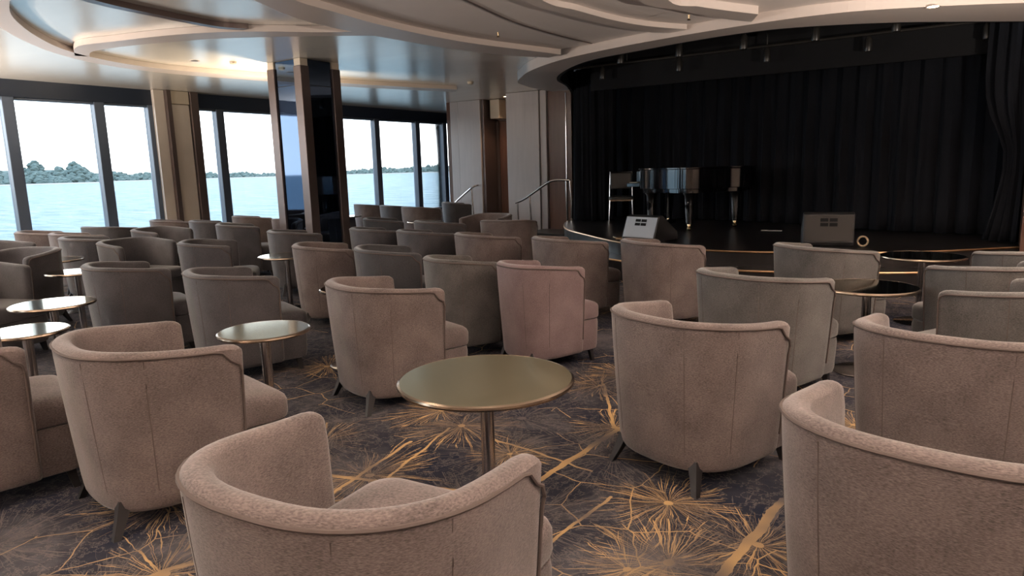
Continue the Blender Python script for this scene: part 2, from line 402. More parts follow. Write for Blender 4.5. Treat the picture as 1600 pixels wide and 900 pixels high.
# ------------------------------------------------------------------ floor, walls
ZC = 3.10; XW = -12.75
struct('floor', MB().box(XW-.2, 5.6, -4.1, 16.3, -.1, 0), 'carpet')
struct('wall_back', MB().box(XW, 5.6, -4.2, -4.05, 0, .42).box(XW, 5.6, -4.2, -4.05, 2.83, 3.3).box(-6.45, 5.6, -4.2, -4.05, .42, 2.83), 'wall')
for k in range(4):      # unseen aft windows, added to bring daylight onto the chair backs
    x0 = XW+1.575*k
    f_ = struct('window_%d' % (20+k), MB().box(x0-.08, x0+.08, -4.2, -4.05, .42, 2.83), 'mullion')
    obj('pane', MB().box(x0+.08, x0+1.495, -4.14, -4.13, .42, 2.83), 'glass', f_)
struct('wall_right', MB().box(5.5, 5.65, -4.1, 16.3, 0, 3.4), 'wall')
struct('wall_left', MB().box(XW-.25, XW-.05, -4.1, 16.3, -.1, .38), 'hull')
struct('trim_1', MB().box(XW-.25, XW+.06, -4.1, 16.2, .38, .42), 'darkframe')
struct('trim_2', MB().box(XW-.25, XW, -4.1, 16.2, 2.83, 3.10), 'darkframe')
struct('baseboard_left', MB().box(XW-.05, XW-.02, -4.1, 16.2, 0, .1), 'darkframe')
struct('wall_far', MB().box(XW-.2, -10.6, 16.15, 16.3, 0, 3.12), 'darkframe')

mull = [-3.45, -2.05, -.85, -.15, 1.0, 2.2, 3.56, 4.925, 6.30, 7.24, 7.98, 8.62, 10.08, 11.55, 13.02, 14.56, 15.72]
piers = {(-.85, -.15), (7.24, 7.98)}
wn = 0
for a, b_ in zip(mull[:-1], mull[1:]):
    if (a, b_) in piers: continue
    wn += 1
    fr = MB().box(XW-.16, XW+.0, a-.085, a+.085, .42, 2.83)
    fr.box(XW-.16, XW-.04, a+.085, b_-.085, .42, .47).box(XW-.16, XW-.04, a+.085, b_-.085, 2.79, 2.83)
    if (b_ in [p[0] for p in piers]) or b_ == mull[-1]: fr.box(XW-.16, XW, b_-.085, b_+.085, .42, 2.83)
    f_ = struct('window_%d' % wn, fr, 'mullion', bevel=.008)
    obj('pane', MB().box(XW-.115, XW-.10, a+.085, b_-.085, .47, 2.79), 'glass', f_)
for (a, b_) in piers:
    p = thing('window_pier', ('beige window pier with brown edge posts, between the two left window bays' if a > 0 else 'beige window pier at the near end of the window wall, left of the view'), 'pier', (XW, (a+b_)/2, 0))
    h = (b_-a)/2
    obj('pier_core', MB().box(-.2, .12, -h, h, 0, ZC-.005), 'beige', p)
    obj('side_panel', MB().box(.12, .16, -h-.05, -h+.15, 0, ZC-.005), 'beige', p, bevel=.006)
    obj('edge_post', MB().box(.12, .24, -h+.15, -h+.24, 0, ZC-.005), 'columnpost', p, bevel=.006)
    obj('face_panel', MB().box(.12, .18, -h+.25, h-.13, 0, ZC-.25), 'beige', p, bevel=.006)
    obj('cap_panel', MB().box(.12, .20, -h+.25, h-.13, ZC-.24, ZC-.005), 'cream', p, bevel=.004)
    obj('edge_post', MB().box(.12, .24, h-.12, h+.04, 0, ZC-.005), 'columnpost', p, bevel=.006)

# stage-side wall: panels, door recess
def panel(x0, x1, y, z0, mat, z1=ZC-.003, name='trim_9', dep=.25):
    return MB().box(x0, x1, y, y+dep, z0, z1)
struct('wall_front', MB().box(-10.7, -6.9, 13.98, 14.2, 0, ZC), 'walnut')
struct('wall_front_side', MB().box(-10.8, -10.68, 13.4, 16.2, 0, ZC), 'walnut')
pa = struct('trim_3', panel(-10.68, -10.45, 13.38, 0, 0, dep=.55), 'greyveneer', bevel=.008)
struct('trim_4', panel(-10.43, -9.78, 13.36, 0, 0, dep=.57), 'greyveneer', bevel=.008)
struct('trim_5', panel(-9.775, -9.70, 13.40, 0, 0, dep=.53), 'columnpost', bevel=.008)
struct('trim_6', panel(-8.62, -7.80, 12.74, 0, 0, dep=1.2), 'greyveneer', bevel=.008)
struct('trim_7', panel(-7.79, -7.64, 12.78, .0, 0, dep=1.2), 'greyveneer', bevel=.008)
struct('trim_8', panel(-7.63, -7.20, 12.84, .0, 0, dep=1.2), 'walnut', bevel=.004)
struct('trim_9', panel(-7.19, -7.05, 12.80, .0, 0, dep=1.2), 'walnut', bevel=.008)
obj('chrome_strip', MB().tube([(-7.17, 12.79, .25), (-7.17, 12.79, ZC-.1)], .012), 'chrome', bpy.data.objects['trim_9'])
dr = struct('door_1', MB().box(-9.62, -8.70, 13.92, 13.97, 0, 2.62), 'walnut', bevel=.005)
obj('door_frame', MB().box(-9.69, -9.62, 13.88, 13.98, 0, 2.68).box(-8.70, -8.64, 13.88, 13.98, 0, 2.68).box(-9.69, -8.64, 13.88, 13.98, 2.62, 2.68), 'columnpost', dr)
obj('door_leaf', MB().box(-9.19, -9.13, 13.90, 13.93, 0, 2.62), 'walnut', dr)
obj('door_handle', MB().tube([(-9.08, 13.88, 1.0), (-9.08, 13.85, 1.0), (-8.96, 13.85, 1.0)], .011), 'chrome', dr)
sb = obj('wall_speaker', MB().box(-9.62, -9.36, 13.55, 13.92, 2.66, ZC-.01), 'cream', bevel=.01)
tag(sb, 'cream box fixed on the wall above the recessed brown door', 'box')

# ------------------------------------------------------------------ stage
front = spline([(-6.95, 12.6), (-6.5, 11.5), (-5.85, 10.42), (-5.04, 9.62), (-4.16, 8.86), (-3.4, 8.48), (-2.76, 8.36), (-2.03, 8.42), (-.9, 8.80), (-.3, 9.20), (.45, 9.90)], 5)
poly = [(p.x, p.y) for p in front]
st = struct('stage_platform', MB().prism(poly+[(1.6, 10.9), (1.6, 13.6), (-6.95, 13.6)], 0, .448), 'stagefloor')
tag(st, 'low black curved stage floor in front of the dark curtains', 'stage')
def offs(P, d):
    out = []
    for i, p in enumerate(P):
        t_ = (P[min(i+1, len(P)-1)]-P[max(i-1, 0)]).normalized(); out.append(p+Vector((t_.y, -t_.x, 0))*d)
    return out
def nose(P, z, r=.014):
    return MB().tube([(p.x, p.y, z) for p in P], r, 6)
obj('nosing', nose(offs(front, .005), .44), 'nosing', st, smooth=True)
sf = front[12:]
so = offs(sf, .33)
step = MB().prism([(p.x, p.y) for p in so]+[(p.x, p.y) for p in reversed(sf)], 0, .265)
so_ = obj('step', step, 'stagefloor', st)
obj('nosing', nose(so, .258), 'nosing', so_, smooth=True)
ld = obj('landing', MB().box(-7.75, -6.75, 11.9, 12.78, 0, .2), 'stagefloor', bevel=.01)
ld['kind'] = 'structure'; ld.name = 'trim_10'

# black box round the stage
hd = [(-6.99, 12.7), (-6.4, 11.44), (-6.05, 10.49), (-5.46, 9.67), (-4.65, 8.96), (-3.77, 8.66), (-2.85, 8.42), (-2.09, 8.37), (-1.47, 8.58), (-.88, 8.91), (-.30, 9.37), (.45, 10.0)]
hs = spline(hd, 5)
ho = offs(hs, -.06)
hb = MB(); hb.rings([[(a.x, a.y, 2.95), (c.x, c.y, 2.95), (c.x, c.y, 3.6), (a.x, a.y, 3.6)] for a, c in zip(offs(hs, -.005), ho)])
struct('trim_11', hb, 'black')
struct('wall_stage_left', MB().box(-7.04, -6.96, 12.86, 13.9, 0, 3.6), 'black')
struct('wall_stage_back', MB().box(-7.0, 5.5, 13.6, 13.75, 0, 3.6), 'black')
struct('wall_stage_right', MB().box(1.6, 1.7, 10.0, 13.7, 0, 3.6), 'black')
struct('ceiling_stage', MB().prism([(p.x, p.y) for p in hs]+[(1.7, 10.6), (1.7, 13.7), (-7.0, 13.7)], 3.42, 3.5), 'black')
pr_ = struct('trim_12', MB().box(.44, .62, 9.82, 10.2, 0, 2.96), 'walnut', bevel=.008)
struct('wall_front_right', MB().box(.62, 5.6, 9.86, 10.05, 0, 3.1), 'walnut')
# lighting bars and small fixtures under the stage ceiling
for yy, x0, x1, zz in ((9.6, -4.9, -.5, 3.18), (10.6, -5.9, .6, 3.12)):
    bar = obj('lighting_bar', MB().tube([(x0, yy, zz), (x1, yy, zz)], .02), 'seatblack', smooth=True)
    tag(bar, 'black lighting bar under the stage ceiling, %s one' % ('front' if yy < 10 else 'rear'), 'bar', 'bars under the stage ceiling')
    for k in range(5):
        xx = x0+(x1-x0)*(k+.5)/5
        obj('spot_can', MB().lathe([(.045, zz-.22), (.05, zz-.2), (.045, zz-.06), (.015, zz-.02)], 12, (xx, yy)), 'seatblack', bar, smooth=True)
    for k in range(3):
        obj('clamp', MB().tube([(x0+(x1-x0)*(k+.5)/3, yy, zz), (x0+(x1-x0)*(k+.5)/3, yy, 3.43)], .01), 'seatblack', bar)

# curtains
def curtain(path, z0, z1, amp, wl, name, label, seed=0, gather=None, n=None):
    P = spline(path, 8); L_ = sum((b_-a).length for a, b_ in zip(P[:-1], P[1:])); n = n or int(L_/wl*10); P = resample(P, n)
    rnd = random.Random(seed); ph = [rnd.uniform(0, 6) for _ in range(8)]
    nz = 14; vs = []; fs = []
    mid = sum((p for p in P), Vector())/n
    for i, p in enumerate(P):
        t_ = (P[min(i+1, n-1)]-P[max(i-1, 0)]).normalized(); nn = Vector((t_.y, -t_.x, 0)); s_ = L_*i/(n-1)
        for k in range(nz):
            h = k/(nz-1); z = z0+(z1-z0)*h
            a = amp*(1.15-.55*h)
            o_ = a*math.sin(2*PI*s_/wl+.9*math.sin(s_*1.7+ph[0])+.35*h*math.sin(s_*3+ph[3]))+.4*a*math.sin(2*PI*s_/(wl*.43)+ph[1]+1.2*h)
            q = p+nn*o_
            if gather:
                zt, side, amt = gather
                g_ = math.exp(-((z-zt)/.5)**2)*.75
                if z < zt: g_ = max(g_, .75*math.exp(-((z-zt)/1.1)**2))
                q = q.lerp(Vector((side[0], side[1], 0))+(q-mid)*.12, g_*amt)
            vs.append((q.x, q.y, z))
    for i in range(n-1):
        for k in range(nz-1):
            a = i*nz+k; fs.append((a, a+nz, a+nz+1, a+1))
    mb = MB().add(vs, fs); me = mb.mesh(name, 'curtain', True)
    o = put(name, me); md = o.modifiers.new('cloth', 'SOLIDIFY'); md.thickness = .012
    return tag(o, label, 'curtain')
curtain([(-6.7, 13.2), (-5.5, 13.0), (-4.2, 12.8), (-3.0, 12.5), (-2.0, 11.9), (-1, 11.4), (.3, 11.1), (1.5, 11.0)], .46, 3.2, .055, .30, 'backdrop_curtain', 'long charcoal pleated curtain hung along the back of the stage', 1)
curtain([(-6.72, 12.35), (-6.45, 12.0), (-6.1, 11.95), (-5.85, 12.25)], .46, 3.3, .05, .19, 'side_curtain', 'dark gathered side curtain at the left end of the stage, beside the piano', 2)
curtain([(-.02, 10.55), (.2, 10.3), (.42, 10.22), (.75, 10.35)], .46, 3.3, .05, .17, 'side_curtain', 'dark side curtain tied in at the right end of the stage', 3, gather=(1.45, (.42, 10.35), .85))
bd = MB().box(-5.6, .5, 10.86, 10.9, 2.76, 3.41)
tag(obj('border_cloth', bd, 'black'), 'plain black border cloth hiding the top of the backdrop curtain', 'cloth')
# ------------------------------------------------------------------ ceiling
struct('ceiling', MB().box(XW-.2, 5.6, -4.1, 8.0, ZC, ZC+.1), 'ceil')
cb = MB().prism([(XW-.2, 8.0), (1.3, 8.0), (1.3, 9.9)]+[(p.x, p.y) for p in reversed(hs)]+[(-6.99, 16.3), (XW-.2, 16.3)], ZC, ZC+.1)
struct('ceiling_far', cb, 'ceil')
struct('ceiling_right', MB().box(1.3, 5.6, 8.0, 10.1, ZC, ZC+.1), 'ceil')
# soffit round the stage mouth
so_out = [(-7.0, 12.0), (-6.99, 11.37), (-6.74, 10.37), (-6.24, 9.70), (-5.74, 9.19), (-4.98, 8.66), (-4.21, 8.33), (-3.2, 8.06), (-2.11, 7.90), (-1.30, 7.92), (-.60, 8.20), (.23, 8.68), (1.2, 9.4)]
so_in = [(-6.6, 12.0), (-6.36, 11.40), (-6.05, 10.49), (-5.46, 9.67), (-4.65, 8.96), (-3.77, 8.66), (-2.85, 8.42), (-2.09, 8.37), (-1.47, 8.58), (-.88, 8.91), (-.30, 9.37), (.45, 10.0), (.75, 10.2)]
struct('trim_13', strip(so_out, so_in, 2.95, ZC-.002, 70), 'band')
# matt dropped ceiling field over the middle of the room
fld = [(-5.25, 8.45), (-5.5, 7.0), (-5.5, 6.1), (-5.5, 5.2), (-5.3, 4.3), (-4.8, 3.2), (-4.2, 2.2), (-4.0, 0), (-4.2, -3.9)]
fs_ = spline(fld, 6)
struct('ceiling_field', MB().prism([(p.x, p.y) for p in fs_]+[(5.4, -3.9), (5.4, 9.4), (1.0, 9.2), (-.6, 8.2), (-2.1, 7.95), (-4.2, 8.35)], 3.055, ZC-.002), 'cloud')
b4lo = [(-4.4, 1.6), (-5.0, 3.1), (-5.31, 4.01), (-5.52, 4.48), (-5.66, 4.97), (-5.70, 5.58), (-5.67, 6.12), (-5.60, 7.01), (-5.36, 8.0), (-5.05, 8.55)]
b4up = [(-3.9, 2.2), (-4.75, 3.5), (-5.05, 4.24), (-5.13, 4.75), (-5.22, 5.39), (-5.24, 6.17), (-5.16, 6.98), (-4.97, 7.75), (-4.85, 8.2), (-4.8, 8.45)]
struct('trim_14', strip(b4lo, b4up, 2.99, ZC-.003), 'band')
struct('trim_15', strip([(-3.1, 3.6), (-3.56, 5.57), (-3.56, 6.33), (-3.47, 7.15), (-3.30, 7.79), (-3.05, 8.12)], [(-2.95, 3.7), (-3.42, 5.67), (-3.38, 6.26), (-3.30, 6.96), (-3.14, 7.51), (-2.88, 7.96)], 3.0, 3.056), 'band')
struct('trim_16', strip([(-2.2, 4.2), (-2.70, 6.19), (-2.56, 6.82), (-2.38, 7.44), (-2.15, 7.92)], [(-1.95, 4.3), (-2.48, 6.36), (-2.35, 6.79), (-2.21, 7.12), (-1.99, 7.56)], 2.975, 3.056), 'band')
struct('trim_17', strip([(-3.9, 4.2), (-4.13, 5.60), (-4.29, 6.50), (-4.32, 7.36), (-4.27, 8.3)], [(-3.88, 4.2), (-4.11, 5.60), (-4.27, 6.50), (-4.30, 7.36), (-4.25, 8.3)], 3.045, 3.056), 'columnpost')
# satin ring and its crossing ribs by the windows
ring_in = [(-4.6, 2.9), (-5.6, 2.75), (-6.79, 2.80), (-7.20, 2.90), (-7.75, 3.15), (-8.53, 3.67), (-9.19, 4.28), (-9.62, 5.06), (-9.75, 5.82), (-9.65, 6.54), (-9.48, 7.41), (-9.22, 8.71), (-8.85, 9.94), (-8.5, 10.9)]
ring_out = [(-4.5, 2.7), (-5.6, 2.55), (-6.87, 2.62), (-7.3, 2.75), (-7.9, 3.00), (-8.75, 3.58), (-9.50, 4.30), (-9.97, 5.10), (-10.12, 5.9), (-10.05, 6.8), (-9.85, 7.8), (-9.55, 9.1), (-9.15, 10.3), (-8.8, 11.2)]
struct('trim_18', strip(ring_in, ring_out, 3.03, ZC-.002, 80), 'band')
struct('trim_19', strip([(-9.45, 4.45), (-8.79, 4.18), (-8.18, 4.30), (-7.47, 4.49), (-6.92, 4.74), (-6.45, 5.12), (-6.13, 5.46), (-5.70, 5.80)], [(-9.4, 4.6), (-9.0, 4.45), (-8.45, 4.52), (-7.85, 4.70), (-7.25, 4.95), (-6.7, 5.30), (-6.30, 5.61), (-5.70, 6.10)], 3.03, ZC-.002), 'band')
struct('trim_20', strip([(-6.2, 2.7), (-6.53, 3.31), (-6.66, 3.95), (-6.72, 4.60), (-6.6, 4.9)], [(-6.25, 2.65), (-6.63, 3.27), (-6.76, 3.92), (-6.82, 4.62), (-6.7, 4.9)], 3.045, ZC-.002), 'columnpost')
# fittings
def downlight(x, y, z, lit, label, grp=None, energy=0, r=.05, spot=True):
    o = thing('ceiling_downlight', label, 'ceiling light', (x, y, z), 0, grp)
    obj('bezel', MB().lathe([(r, -.002), (r+.018, -.006), (r+.018, 0), (r, 0)], 20), 'band', o, smooth=True)
    obj('bulb', MB().lathe([(r, -.001), (r*.98, -.004)], 20), 'glow' if lit else 'seatblack', o)
    if energy:
        d = bpy.data.lights.new('downlight_lamp', 'SPOT'); d.energy = energy; d.color = (1, .79, .62); d.spot_size = math.radians(125); d.spot_blend = .9; d.shadow_soft_size = .06
        l = bpy.data.objects.new('downlight_lamp', d); C.objects.link(l); l.parent = o; l.location = (0, 0, -.03)
    return o
downlight(-9.2, 5.9, ZC, False, 'small dark unlit downlight in the satin ceiling left of the column')
downlight(-.5, 8.25, 2.95, True, 'lit downlight in the curved soffit above the right of the stage', energy=6)
DLN = ['first ahead of the camera', 'above the camera', 'right of the camera', 'above the front left chair', 'above the big table', 'above the bottom right chair', 'above the far left chairs', 'behind the camera on the left', 'behind the camera on the right', 'above the rosy chair', 'above the dark grey chair', 'above the row before the stage']
EN = 44
for k, (x, y) in enumerate([(-3.0, .4), (-1.0, .2), (1.0, .4), (-3.4, 2.3), (-1.6, 2.2), (.9, 2.4), (-5.2, 1.2), (-3.2, -1.8), (-.6, -1.9), (-1.0, 4.3), (-3.2, 4.4), (-3.4, 5.2)]):
    zz = ZC if x < -5.4 else 3.055
    downlight(x, y, zz, True, 'lit ceiling downlight over the seating, %s, out of view' % DLN[k], 'ceiling downlights over the seating', energy=(42, 26, 24, 22, 34, 22, 10, 26, 22, 16, 12, 14)[k])
for k, (x, y) in enumerate([(-8.2, 3.2), (-7.6, 6.3), (-7.4, 9.2)]):
    pass
def small_fit(name, x, y, z, mb, mat, label, cat):
    o = obj(name, mb, mat, smooth=True); o.location = (x, y, z); tag(o, label, cat)
def uplight(x, y, z, e, label):  # unseen uplighters added to brighten the ceiling
    o = thing('added_uplighter', label, 'added light', (x, y, z))
    obj('bowl', MB().lathe([(.03, -.12), (.09, -.08), (.14, 0), (.13, 0), (.08, -.07), (.02, -.10)], 20), 'bronze', o, smooth=True)
    obj('stem', MB().tube([(0, 0, -z+.02), (0, 0, -.11)], .015), 'bronze', o); obj('base_plate', MB().lathe([(.14, -z), (.14, -z+.02), (.02, -z+.03)], 20), 'bronze', o)
    d = bpy.data.lights.new('added_uplight_lamp', 'AREA'); d.shape = 'DISK'; d.size = .22; d.energy = e; d.color = (1, .87, .76)
    l = bpy.data.objects.new('added_uplight_lamp', d); C.objects.link(l); l.parent = o; l.location = (0, 0, .01); l.rotation_euler = (PI, 0, 0)
uplight(1.9, 5.4, 1.7, 330, 'added bronze floor uplighter on the right side of the room, out of view')
uplight(2.2, .6, 1.7, 250, 'added bronze floor uplighter right of the camera, out of view')
uplight(-3.2, -2.6, 1.7, 250, 'added bronze floor uplighter behind the camera, out of view')
uplight(-9.4, -.8, 1.5, 480, 'added bronze floor uplighter at the aft windows, out of view')
uplight(-12.1, 1.4, 1.4, 480, 'added bronze floor uplighter by the port windows, out of view')
small_fit('sprinkler', -2.55, 7.1, 2.975, MB().lathe([(.006, -.05), (.02, -.05), (.008, -.035), (.012, 0)], 10), 'brass', 'small brass sprinkler on the curved ceiling band before the stage', 'sprinkler')
small_fit('sprinkler', -4.75, 6.9, 3.055, MB().lathe([(.006, -.05), (.02, -.05), (.008, -.035), (.012, 0)], 10), 'brass', 'small brass sprinkler in the matt ceiling right of the column', 'sprinkler')
small_fit('smoke_detector', -7.95, 10.6, ZC, MB().lathe([(.03, -.05), (.05, -.04), (.06, 0)], 16), 'cream', 'small round detector on the satin ceiling before the panelled wall', 'detector')
small_fit('smoke_detector', -8.9, 6.3, ZC, MB().lathe([(.03, -.04), (.045, -.03), (.05, 0)], 16), 'cream', 'small pale detector on the satin ceiling beside the dark downlight', 'detector')

d = bpy.data.lights.new('doorway_lamp', 'SPOT'); d.energy = 30; d.color = (1, .62, .36); d.spot_size = math.radians(110); d.spot_blend = .8; d.shadow_soft_size = .05
l = bpy.data.objects.new('doorway_lamp', d); C.objects.link(l); l.parent = downlight(-9.0, 13.3, ZC, True, 'downlight in the ceiling before the recessed brown door', r=.04); l.location = (0, 0, -.03)
# ------------------------------------------------------------------ column
col = thing('mirrored_column', 'square column with tinted mirror faces and brown corner posts', 'column', (-8.315, 7.05, 0))
hx = .365; pw = .15
obj('core', MB().box(-hx+.05, hx-.05, -hx+.05, hx-.05, 0, ZC-.003), 'seatblack', col)
for sx_ in (-1, 1):
    for sy_ in (-1, 1):
        x0, x1 = sorted((sx_*hx, sx_*(hx-pw))); y0, y1 = sorted((sy_*hx, sy_*(hx-pw)))
        p = obj('corner_post', MB().box(x0, x1, y0, y1, 0, ZC-.10), 'columnpost', col, bevel=.006)
        obj('post_cap', MB().box(x0+.01, x1-.01, y0+.01, y1-.01, ZC-.10, ZC-.003), 'cream', p)
for nm, bx in (('front', (-.21, .21, -hx+.03, -hx+.055)), ('back', (-.21, .21, hx-.055, hx-.03)), ('r', (hx-.055, hx-.03, -.21, .21)), ('l', (-hx+.03, -hx+.055, -.21, .21))):
    mp_ = obj('mirror_panel', MB().box(*bx, .1, ZC-.36), 'mirror', col)
    obj('mirror_panel', MB().box(*bx, ZC-.35, ZC-.01), 'mirror', col)

for dx, dy, rz in ((-hx-.10, 0, 0),):
    b_ = obj('added_sconce', MB().lathe([(.02, 1.82), (.07, 1.86), (.09, 1.94), (.08, 1.94), (.06, 1.87)], 16, (dx, dy)), 'bronze', col, smooth=True)  # unseen uplight added on the column's hidden face to brighten the ceiling
    d = bpy.data.lights.new('added_sconce_lamp', 'AREA'); d.shape = 'DISK'; d.size = .15; d.energy = 45; d.color = (1, .80, .55)
    l = bpy.data.objects.new('added_sconce_lamp', d); C.objects.link(l); l.parent = col; l.location = (dx, dy, 1.95); l.rotation_euler = (PI, 0, 0)

# ------------------------------------------------------------------ handrails
def rail(pts, posts, label):
    o = thing('handrail', label, 'handrail', pts[0])
    b0 = Vector(pts[0])
    obj('rail', MB().tube([Vector(p)-b0 for p in spline(pts, 6)], .024, 10), 'chrome', o, smooth=True)
    for a in posts: obj('post', MB().tube([Vector(p)-b0 for p in a], .018, 8), 'chrome', o, smooth=True)
rail([(-7.95, 12.0, .80), (-7.72, 12.0, .88), (-7.2, 12.0, 1.18), (-7.0, 12.0, 1.245), (-6.78, 12.0, 1.25), (-6.66, 12.0, 1.24)],
     [[(-7.9, 12.0, .80), (-7.88, 12.0, .3), (-7.84, 12.0, .0)], [(-7.6, 12.0, .95), (-7.56, 12.0, .2)], [(-6.66, 12.0, 1.24), (-6.62, 12.0, .8), (-6.64, 12.0, .2)], [(-6.74, 12.0, 1.24), (-6.72, 12.0, .2)]],
     'bent metal handrail rising on posts beside the left end of the stage')
rail([(-10.53, 13.22, .70), (-10.3, 13.2, .86), (-10.0, 13.2, 1.06), (-9.9, 13.24, 1.12), (-9.88, 13.34, 1.13)], [[(-9.98, 13.2, 1.05), (-9.93, 13.22, 0)], [(-10.45, 13.2, .75), (-10.45, 13.24, 0)]],
     'short metal handrail against the pale grey panel beside the windows')

# ------------------------------------------------------------------ tub chairs
HW, HR, FR, TH = .385, .365, .19, .072
def se(v, e=.80): return math.copysign(abs(v)**e, v)
def path_pts():
    P = []
    for i in range(7): P.append((Vector((-HW, FR*(1-i/6)*1.0, 0)), Vector((-1, 0, 0))))
    for i in range(1, 26):
        a = -PI/2+PI*i/26; P.append((Vector((HW*se(math.sin(a)), -HR*se(math.cos(a)), 0)), Vector((se(math.sin(a), 1.2)/HW, -se(math.cos(a), 1.2)/HR, 0)).normalized()))
    for i in range(7): P.append((Vector((HW, FR*i/6, 0)), Vector((1, 0, 0))))
    return P
PP = path_pts()
def off_out(z):
    pts = [(.088, -.080), (.096, -.060), (.12, -.046), (.17, -.040), (.27, -.032), (.45, -.019), (.65, -.006), (.77, 0), (.82, 0)]
    for (a, b_), (c, d) in zip(pts[:-1], pts[1:]):
        if z <= c: return b_+(d-b_)*(z-a)/(c-a)
    return 0
HT = .81
def drop(y):      # the arms fall gently towards the front
    u = min(1, max(0, (y+.36)/.60)); return .045*u*u*(3-2*u)
def top_at(d, rc=.065):
    return HT if d >= rc else HT-rc+math.sqrt(max(0, rc*rc-(rc-d)**2))
def shell_mesh():
    rings = []
    st_ = [(0, .25, -.012), (0, .7, -.004)]
    L_ = [(p, n_, 1., 0.) for p, n_ in PP]
    front_l = [(PP[0][0]+Vector((0, .026, 0)), PP[0][1], .35, 0), (PP[0][0]+Vector((0, .016, 0)), PP[0][1], .8, 0)]
    front_r = [(PP[-1][0]+Vector((0, .016, 0)), PP[-1][1], .8, 0), (PP[-1][0]+Vector((0, .026, 0)), PP[-1][1], .35, 0)]
    seq = front_l+L_+front_r
    arc = [0]
    for a, b_ in zip(seq[:-1], seq[1:]): arc.append(arc[-1]+(b_[0]-a[0]).length)
    T_ = arc[-1]
    for (p, n_, th, _), s_ in zip(seq, arc):
        zt = top_at(min(s_, T_-s_)+.012)-drop(p.y)
        zo = [.088, .096, .12, .17, .27, .45, .65, zt-.045]; zo = [min(z, zt-.045) for z in zo]
        c_in = TH*(1-th)/2
        ring = []
        for z in zo: ring.append(p+n_*(off_out(z)-c_in)+Vector((0, 0, z)))
        for a in (20, 45, 70, 95, 120, 145, 170):   # rounded rim
            a_ = math.radians(a); r_ = TH*th/2
            ring.append(p+n_*(-TH/2+r_*math.cos(a_))+Vector((0, 0, zt-.026+.026*math.sin(a_))))
        for z in (zt-.08, .62, .5, .36, .14):
            z = min(z, zt-.08); ring.append(p+n_*(-TH+c_in-.004+min(0, off_out(z))*.6)+Vector((0, 0, z)))
        rings.append(ring)
    return MB().rings(rings)
def piping_mb():
    pts = []
    arc = 0; prev = None; T_ = FR*2+PI*(HW+HR)/2
    for p, n_ in PP:
        if prev is not None: arc += (p-prev).length
        prev = p; zt = top_at(min(arc, T_-arc)+.02)-drop(p.y)
        pts.append(p+n_*.001+Vector((0, 0, zt-.022)))
    f, l = pts[0], pts[-1]
    zs = (.20, .34, .48, .60)
    a = [Vector((f.x-off_out(z), f.y+.010, z)) for z in zs]+[Vector((f.x+.001, f.y+.009, f.z-.035))]
    c = [Vector((l.x-.001, l.y+.009, l.z-.035))]+[Vector((l.x+off_out(z), l.y+.010, z)) for z in reversed(zs)]
    return MB().tube(a+pts+c, .0055, 6)
def seam_mb(k):
    p, n_ = PP[k]; return MB().tube([p+n_*(off_out(z)-.001)+Vector((0, 0, z)) for z in (.11, .2, .28, .45, .65, .765)], .0025, 5)
def plan(hw, y0, yf, rc, n=8, inset=0):
    """rounded seat outline: round at the back, rounded corners at the front"""
    P = []
    hw -= inset; yf -= inset; y0 -= inset
    for i in range(17):
        a = -PI/2+PI*i/16; P.append((hw*se(math.sin(a)), -y0*se(math.cos(a))))
    P.append((hw, yf-rc-.08))
    for i in range(n+1):
        a = PI/2*i/n; P.append((hw-rc+rc*math.cos(a), yf-rc+rc*math.sin(a)))
    for i in range(n+1):
        a = PI/2+PI/2*i/n; P.append((-hw+rc+rc*math.cos(a), yf-rc+rc*math.sin(a)))
    P.append((-hw, yf-rc-.08))
    return P
def loft(hw, y0, yf, rc, prof):
    return MB().rings([[(x, y, z) for x, y in plan(hw, y0, yf, rc, inset=i_)] for z, i_ in prof])
def leg_mb(x, y):
    d = Vector((x, y, 0)).normalized()*(.075 if y < 0 else .03)
    def sq(c, h, z): return [(c.x-h, c.y-h, z), (c.x+h, c.y-h, z), (c.x+h, c.y+h, z), (c.x-h, c.y+h, z)]
    return MB().rings([sq(Vector((x, y, 0))+d, .014, 0), sq(Vector((x, y, 0))+d*.5, .019, .07), sq(Vector((x, y, 0)), .026, .15)])
def chair_meshes(fab, pip):
    me = {'shell': shell_mesh().mesh('shell', fab, True), 'piping': piping_mb().mesh('piping', pip, True),
          'seat_cushion': loft(.318, .29, .44, .08, [(.335, .02), (.345, .004), (.36, 0), (.42, 0), (.44, .006), (.455, .02), (.466, .05), (.472, .10), (.474, .17)]).mesh('seat_cushion', fab, True),
          'seat_base': loft(.318, .28, .425, .07, [(.091, .03), (.10, .012), (.13, .006), (.30, 0), (.335, .004)]).mesh('seat_base', fab, True)}
    me['seams'] = [seam_mb(k).mesh('seam', pip, True) for k in (9, 15, 23, 29)]
    me['legs'] = [leg_mb(x, y).mesh('leg', 'leg', False) for x, y in ((-.215, -.245), (.215, -.245), (-.26, .33), (.26, .33))]
    return me
def chair_proto(me):
    r = thing('tub_chair', '', 'chair')
    for k in ('shell', 'piping', 'seat_cushion', 'seat_base'): put(k, me[k], r)
    for s_ in me['seams']: put('seam', s_, r)
    for l in me['legs']: put('leg', l, r)
    return r
MES = {k: chair_meshes(k, 'piping') for k in ('fabric', 'fabric_pink', 'fabric_grey', 'fabric_deep_shade', 'fabric_shaded')}
PROTO = {}
GR = 'upholstered tub chairs set out round the cocktail tables'
def chair(x, y, yaw, label, fab='fabric', sc=1.0, sx=None, dz=0):
    if fab not in PROTO: o = PROTO[fab] = chair_proto(MES[fab])
    else: o = copy_tree(PROTO[fab])
    o.location = (x, y, dz); o.rotation_euler = (0, 0, math.radians(yaw)); o.scale = (sx or sc, sc, 1)
    tag(o, label, 'chair', GR)
    return o
